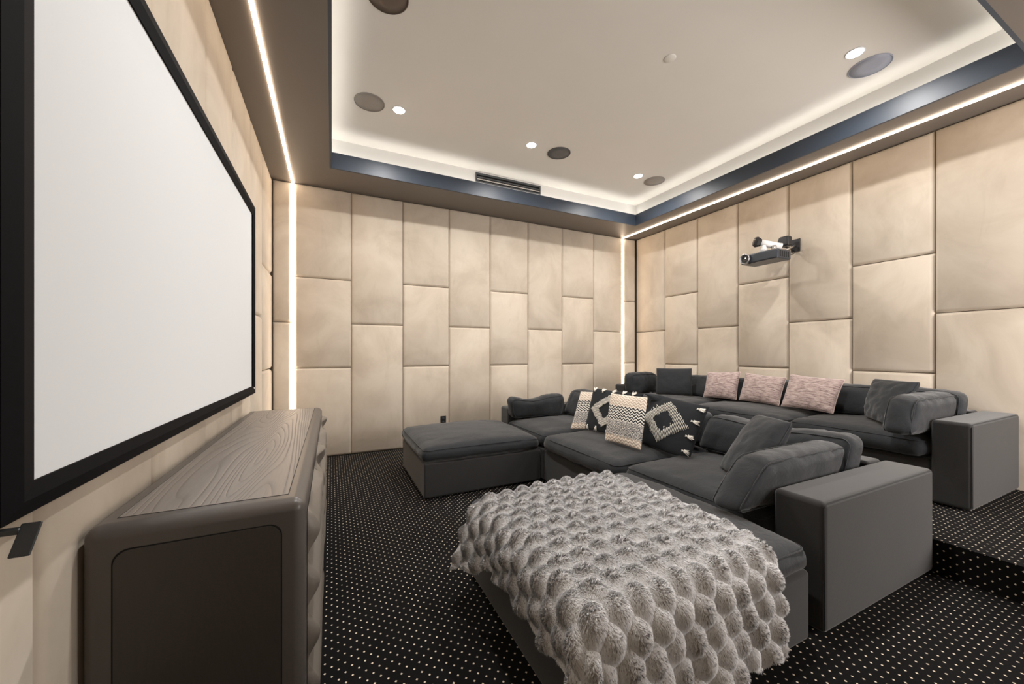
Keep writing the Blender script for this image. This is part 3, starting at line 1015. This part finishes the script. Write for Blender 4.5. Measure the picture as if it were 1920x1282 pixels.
def add_col(root):
    for q in tree(root):
        if q.name.startswith(('piping', 'seam', 'stitching', 'tassel')): continue
        placed.append((bvh(q), *bb(q)))


fixed = [o for o in tops if o.name.startswith(('ottoman', 'sofa_section'))]
for o in fixed:
    for q in tree(o):
        if q.name.startswith('seat_cushion'):
            conform(q, placed, .010)
            for c_ in q.children: conform(c_, placed, .008)
    add_col(o)
softs = [o for o in tops if o.name.startswith('cushion')] + [o for o in tops if o.name.startswith('pillow')]
for o in softs:
    g_ = .014 if o.name.startswith('pillow') else .011
    conform(o, placed, g_)
    for c_ in o.children: conform(c_, placed, g_ * .62)
    add_col(o)

# ------------------------------------------------------------------ projector on its wall mount
PX0, PX1, PY0, PY1, PZ = 4.10, 4.36, 2.305, 2.690, 2.17
root = empty('projector', (4.23, 2.5, PZ), 'dark projector with round lens on bracket on right wall', 'projector')
b1 = rbox('body', (PX0, PY0, PZ), (PX1, PY1, PZ + .10), M['projector'], root, .014, 3,
          fn=lambda c: (c.x + (.02 * (abs(c.y - 2.4975) / .19) ** 3 if c.x < 4.2 else 0), c.y, c.z))
LM = Matrix.Rotation(R(-90), 4, 'Y')
MB().lathe([(.056, -.01), (.056, .014), (.050, .019), (.046, .014), (.044, -.004), (.001, -.004)], (PX0, PY1 - .062, PZ + .052), n=32, M=LM).build('lens_ring', M['ring'], root, True)
MB().lathe([(.043, -.004), (.038, .002), (.022, .004), (.001, .010)], (PX0 - .001, PY1 - .062, PZ + .052), n=32, M=LM).build('lens', M['lens'], root, True)
for k in range(5):
    MB().box((PX0 + .06 + k * .035, PY0 - .002, PZ + .02), (PX0 + .075 + k * .035, PY0 + .003, PZ + .08)).build('vent_slot', M['black_gap'], root)
for x_, y_ in ((4.14, 2.60), (4.14, 2.55)): MB().lathe([(.012, .004), (.012, -.003), (.006, -.004)], (x_, y_, PZ)).build('foot', M['black'], root)
mroot = empty('projector_mount', (4.5, 2.385, 2.38), 'black wall plate and silver arm carrying the projector', 'bracket')
rbox('wall_plate', (XR - .012, 2.335, 2.30), (XR + .004, 2.425, 2.435), M['black'], mroot, .003, 2)
MB().tube([(XR - .010, 2.38, 2.37), (XR - .05, 2.38, 2.35), (4.42, 2.385, 2.303), (4.28, 2.56, 2.291)], .010, 10).build('arm', M['silver'], mroot, True)
MB().tube([(4.28, 2.56, 2.295), (4.28, 2.56, 2.274)], .02, 14).build('swivel', M['silver'], mroot, True)
for dx, dy in ((.06, .10), (-.12, .10), (.06, -.10), (-.12, -.10)):
    mb = MB(); mb.box((-.008, 0, 0), (.008, math.hypot(dx, dy), .004), Matrix.Translation((4.28, 2.56, 2.274)) @ Matrix.Rotation(math.atan2(-dx, dy), 4, 'Z'))
    mb.build('strap', M['silver'], mroot)
# small white security camera with black hood standing above, with its black housing
cr = empty('security_camera', (4.26, 2.55, 2.30), 'small white bullet camera with black hood above the projector', 'camera')
d0, d1 = Vector((4.20, 2.535, 2.392)), Vector((4.36, 2.40, 2.335))
MB().tube([d0, d1], .034, 18).build('barrel', M['white'], cr, True)
ax = (d1 - d0).normalized()
MB().tube([d0 - ax * .055, d0 - ax * .03, d0 + ax * .012], [.045, .060, .040], 8).build('hood', M['black'], cr)
MB().tube([d0 - ax * .058, d0 - ax * .05], [.026, .030], 12).build('lens', M['lens'], cr)
MB().tube([(4.29, 2.435, 2.345), (4.29, 2.435, 2.280)], .026, 12).build('stand', M['silver'], cr, True)
MB().tube([(4.20, 2.49, 2.2795), (4.20, 2.49, 2.35)], [.04, .02], 10).build('swivel', M['white'], cr, True)
bm = bmesh.new()
hr = rbox('sensor_housing', (4.385, 2.345, 2.340), (4.465, 2.475, 2.450), M['black'], None, .022, 3,
          fn=lambda c: (c.x, c.y - (.35 * max(0, c.z - 2.37) if c.y > 2.42 else 0), c.z))
tag(hr, 'black rounded sensor housing behind the small white camera', 'sensor')
MB().tube([(4.455, 2.448, 2.36), (4.50, 2.45, 2.36), (XR + .02, 2.45, 2.36)], .008, 8).build('stem', M['black'], hr)
cb = MB().tube([(XR - .018, 2.347, 2.325), (XR - .06, 2.340, 2.29), (4.48, 2.34, 2.26), (4.40, 2.34, 2.23), (4.366, 2.34, 2.225)], .004, 6).build('cable', M['black'], None, True)
tag(cb, 'thin black cable from the wall plate to the projector', 'cable')

# ------------------------------------------------------------------ fur blanket over the near ottoman
ZO = .466; XE, YE = .700, .915; RB = .075
BW, BL = 1.085, 1.42      # across x, along y (arc length)
XRT = 1.475               # right border
YFAR = 1.775
PIT = .089


def fold(d, Rr):
    d = np.maximum(d, 0); an = np.minimum(d / Rr, math.pi / 2)
    return Rr * np.sin(an), Rr * (1 - np.cos(an)) + np.maximum(0, d - Rr * math.pi / 2)


def base_pt(X, Y):
    """X, Y flattened coordinates on the sheet"""
    dx = XE - X; dy = YE - Y
    hx, zx = fold(dx, RB); hy, zy = fold(dy, RB)
    x = np.where(dx > 0, XE - hx, X); y = np.where(dy > 0, YE - hy, Y)
    crown = .030 * np.clip(1 - ((x - 1.2) / .62) ** 2, 0, 1) * np.clip(1 - ((y - 1.4) / .6) ** 2, 0, 1)
    z = ZO + crown - zx - zy
    # side drop flares a little and near hem swings
    x = x - (.10 + .35 * np.clip((Y - 1.45) / .3, 0, 1)) * zx + .02 * zy * np.sin(Y * 9); y = y - .10 * zy + .012 * np.sin(X * 21) * np.minimum(zy, .3) / .3
    return np.stack([x, y, np.maximum(z, .03)], -1)


def hexdist(X, Y):
    """distance to the nearest centre of the staggered bubble grid"""
    rx = PIT; ry = PIT * .88
    best = np.full(X.shape, 9.0); cid = np.zeros(X.shape)
    j0 = np.floor(Y / ry)
    for dj in (-1, 0, 1, 2):
        j = j0 + dj; off = np.where(np.mod(j, 2) == 0, 0, .5)
        i0 = np.floor(X / rx - off)
        for di in (0, 1):
            i = i0 + di
            jx = .10 * rx * np.sin(i * 12.9 + j * 4.1); jy = .10 * ry * np.sin(i * 3.7 + j * 7.3)
            d = np.hypot(X - (i + off) * rx - jx, (Y - j * ry - jy) * (1.04 - .34 * np.clip((YE - Y) / .12, 0, 1)))
            m = d < best; best = np.where(m, d, best); cid = np.where(m, i * 31 + j * 17, cid)
    return best, cid


def blanket_surface(X, Y, lift=1.0):
    e = 1e-3
    P0 = base_pt(X, Y); Px = base_pt(X + e, Y); Py = base_pt(X, Y + e)
    n = np.cross(Px - P0, Py - P0); n /= np.linalg.norm(n, axis=-1, keepdims=True) + 1e-12
    d, cid = hexdist(X, Y)
    t = np.clip(d / (PIT * .565), 0, 1)
    h = (1 - t ** 2) ** 2
    amp = (.0225 + .010 * np.clip((YE - Y) / .12, 0, 1)) * (1 + .12 * np.sin(cid * 2.7))
    return P0 + n * ((.006 + amp * h) * lift)[..., None], n, h


def border(Xs, T):
    """sheet outline: (s, t) in 0..1 -> flattened X, Y"""
    s_, t_ = Xs, T
    xl = XE - .235 + .10 * np.clip((.20 - t_) / .20, 0, 1) * -1 + .012 * np.sin(t_ * 44)
    xr = XRT + .035 * np.sin(t_ * 3.4) - .02 + .008 * np.sin(t_ * 60)
    yf = YFAR - .05 * (1 - s_) ** 2 + .010 * np.sin(s_ * 55) - .04 * (s_ - .5) ** 2
    yn = YE - .075 * math.pi / 2 + .075 - .055 - .285 - .10 * (1 - s_) + .012 * np.sin(s_ * 62)
    return xl + (xr - xl) * s_, yf + (yn - yf) * t_


nu, nv = 190, 250
ss, tt = np.meshgrid(np.linspace(0, 1, nu + 1), np.linspace(0, 1, nv + 1))
X, Y = border(ss, tt)
rim = np.minimum.reduce([ss * BW / .022, (1 - ss) * BW / .022, tt * BL / .022, (1 - tt) * BL / .022])
rim = np.sqrt(1 - (1 - np.clip(rim, 0, 1)) ** 2)
top, nrm, hh = blanket_surface(X, Y, .15 + .85 * rim)
bot = base_pt(X, Y) + nrm * .001
V = np.concatenate([top.reshape(-1, 3), bot.reshape(-1, 3)])
nn = (nu + 1) * (nv + 1)
ii, jj = np.meshgrid(np.arange(nu), np.arange(nv)); a = (jj * (nu + 1) + ii).ravel()
Q = np.stack([a, a + nu + 1, a + nu + 2, a + 1], 1); Q2 = (Q + nn)[:, ::-1]
edge = [j * (nu + 1) for j in range(nv + 1)] + [nv * (nu + 1) + i for i in range(1, nu + 1)] + [j * (nu + 1) + nu for j in range(nv - 1, -1, -1)] + [i for i in range(nu - 1, 0, -1)]
E = [(edge[k], edge[k] + nn, edge[(k + 1) % len(edge)] + nn, edge[(k + 1) % len(edge)]) for k in range(len(edge))]
me = bpy.data.meshes.new('fur_blanket'); me.from_pydata(V.tolist(), [], Q.tolist() + Q2.tolist() + E); me.update()
bm = bmesh.new(); bm.from_mesh(me); bmesh.ops.recalc_face_normals(bm, faces=bm.faces); bm.to_mesh(me); bm.free()
m_, nt_, b_ = newmat('blanket_plush'); tn = tex(nt_, pos(nt_), 260, 3, .7)
nt_.links.new(mix(nt_, tn, (.40, .37, .36), (.60, .57, .55)), b_.inputs['Base Color']); b_.inputs['Roughness'].default_value = 1
b_.inputs['Specular IOR Level'].default_value = .1; bump(nt_, b_, tn, .6, .004)
bl = link('fur_blanket', me, m_, None, True)
tag(bl, 'pale grey bubble-textured faux fur blanket draped over the foreground ottoman', 'blanket')
# the pile: short hairs, one slim triangle each
NH = 500000
s_ = rng.random(NH); t_ = rng.random(NH)
Xh, Yh = border(s_, t_)
rim_h = np.minimum.reduce([s_ * BW / .022, (1 - s_) * BW / .022, t_ * BL / .022, (1 - t_) * BL / .022]); rim_h = np.sqrt(1 - (1 - np.clip(rim_h, 0, 1)) ** 2)
_, cidh = hexdist(Xh, Yh); rb_ = np.abs(np.modf(np.sin(cidh * 91.7) * 437.5)[0])
P0, n0, h0 = blanket_surface(Xh, Yh, .15 + .85 * rim_h)
# surface normal including bubbles
e = .003
Pa, _, _ = blanket_surface(Xh + e, Yh, .15 + .85 * rim_h); Pb, _, _ = blanket_surface(Xh, Yh + e, .15 + .85 * rim_h)
tx = Pa - P0; ty = Pb - P0; n1 = np.cross(tx, ty); n1 /= np.linalg.norm(n1, axis=1, keepdims=True) + 1e-12
tx /= np.linalg.norm(tx, axis=1, keepdims=True) + 1e-12; ty /= np.linalg.norm(ty, axis=1, keepdims=True) + 1e-12
ln = rng.uniform(.008, .0125, NH)[:, None]
# clumps: hairs of one small cell lean to the cell centre near the bubble tops
cs = .0085
cu = np.floor(Xh / cs); cv = np.floor(Yh / cs)
jx = np.sin(cu * 12.98 + cv * 78.2) * .35; jy = np.sin(cu * 39.3 + cv * 11.1) * .35
cxh = (cu + .5 + jx) * cs; cyh = (cv + .5 + jy) * cs
topf = np.clip((h0 - .35) / .4, 0, 1) * np.clip(.30 + .95 * rb_, 0, 1)
lean = rng.normal(0, .18, (NH, 2))
flat = (1 - .65 * topf[:, None])
tip = P0 + n1 * ln * (1 - .55 * flat) + tx * (lean[:, :1] * ln) + ty * (lean[:, 1:] * ln) - ty * ln * .85 * flat
cl = (cxh - Xh)[:, None] * tx + (cyh - Yh)[:, None] * ty
tip = tip + cl * (topf[:, None] * .95)
hd = tip - P0; wv = np.cross(n1, hd) + rng.normal(0, .25, (NH, 3)) * ln; wv /= np.linalg.norm(wv, axis=1, keepdims=True) + 1e-12
wd = .0014
root0 = P0 - n1 * .001
gn = np.cross(wv, hd); flip = (np.sum(gn * n1, axis=1) < 0)[:, None]
wv = np.where(flip, -wv, wv)
HV = np.stack([root0 - wv * wd, root0 + wv * wd, tip], 1).reshape(-1, 3)
hm = bpy.data.meshes.new('fur_pile'); hm.vertices.add(NH * 3); hm.vertices.foreach_set('co', HV.ravel())
hm.loops.add(NH * 3); hm.loops.foreach_set('vertex_index', np.arange(NH * 3, dtype=np.int32))
hm.polygons.add(NH); hm.polygons.foreach_set('loop_start', np.arange(0, NH * 3, 3, dtype=np.int32))
hm.update(calc_edges=True)
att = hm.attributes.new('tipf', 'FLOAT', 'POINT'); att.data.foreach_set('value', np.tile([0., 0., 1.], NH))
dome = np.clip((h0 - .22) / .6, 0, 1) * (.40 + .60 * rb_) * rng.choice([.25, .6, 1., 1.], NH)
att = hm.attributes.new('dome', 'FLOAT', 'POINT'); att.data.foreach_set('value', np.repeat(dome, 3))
# shade hairs with the bubble's smooth normal so the pile reads soft
nrmv = np.repeat(n1 * 1.0 + rng.normal(0, .12, (NH, 3)), 3, axis=0); nrmv /= np.linalg.norm(nrmv, axis=1, keepdims=True)
hm.normals_split_custom_set_from_vertices(nrmv.tolist())
m_, nt_, b_ = newmat('fur_hair')
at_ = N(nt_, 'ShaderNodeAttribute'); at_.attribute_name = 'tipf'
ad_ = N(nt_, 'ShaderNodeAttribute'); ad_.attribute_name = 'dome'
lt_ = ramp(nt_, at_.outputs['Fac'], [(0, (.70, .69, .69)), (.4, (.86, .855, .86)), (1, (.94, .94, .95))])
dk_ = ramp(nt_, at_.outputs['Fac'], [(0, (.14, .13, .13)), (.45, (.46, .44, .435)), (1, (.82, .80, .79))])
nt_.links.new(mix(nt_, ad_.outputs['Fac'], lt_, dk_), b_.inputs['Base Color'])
b_.inputs['Roughness'].default_value = .8; b_.inputs['Specular IOR Level'].default_value = .15
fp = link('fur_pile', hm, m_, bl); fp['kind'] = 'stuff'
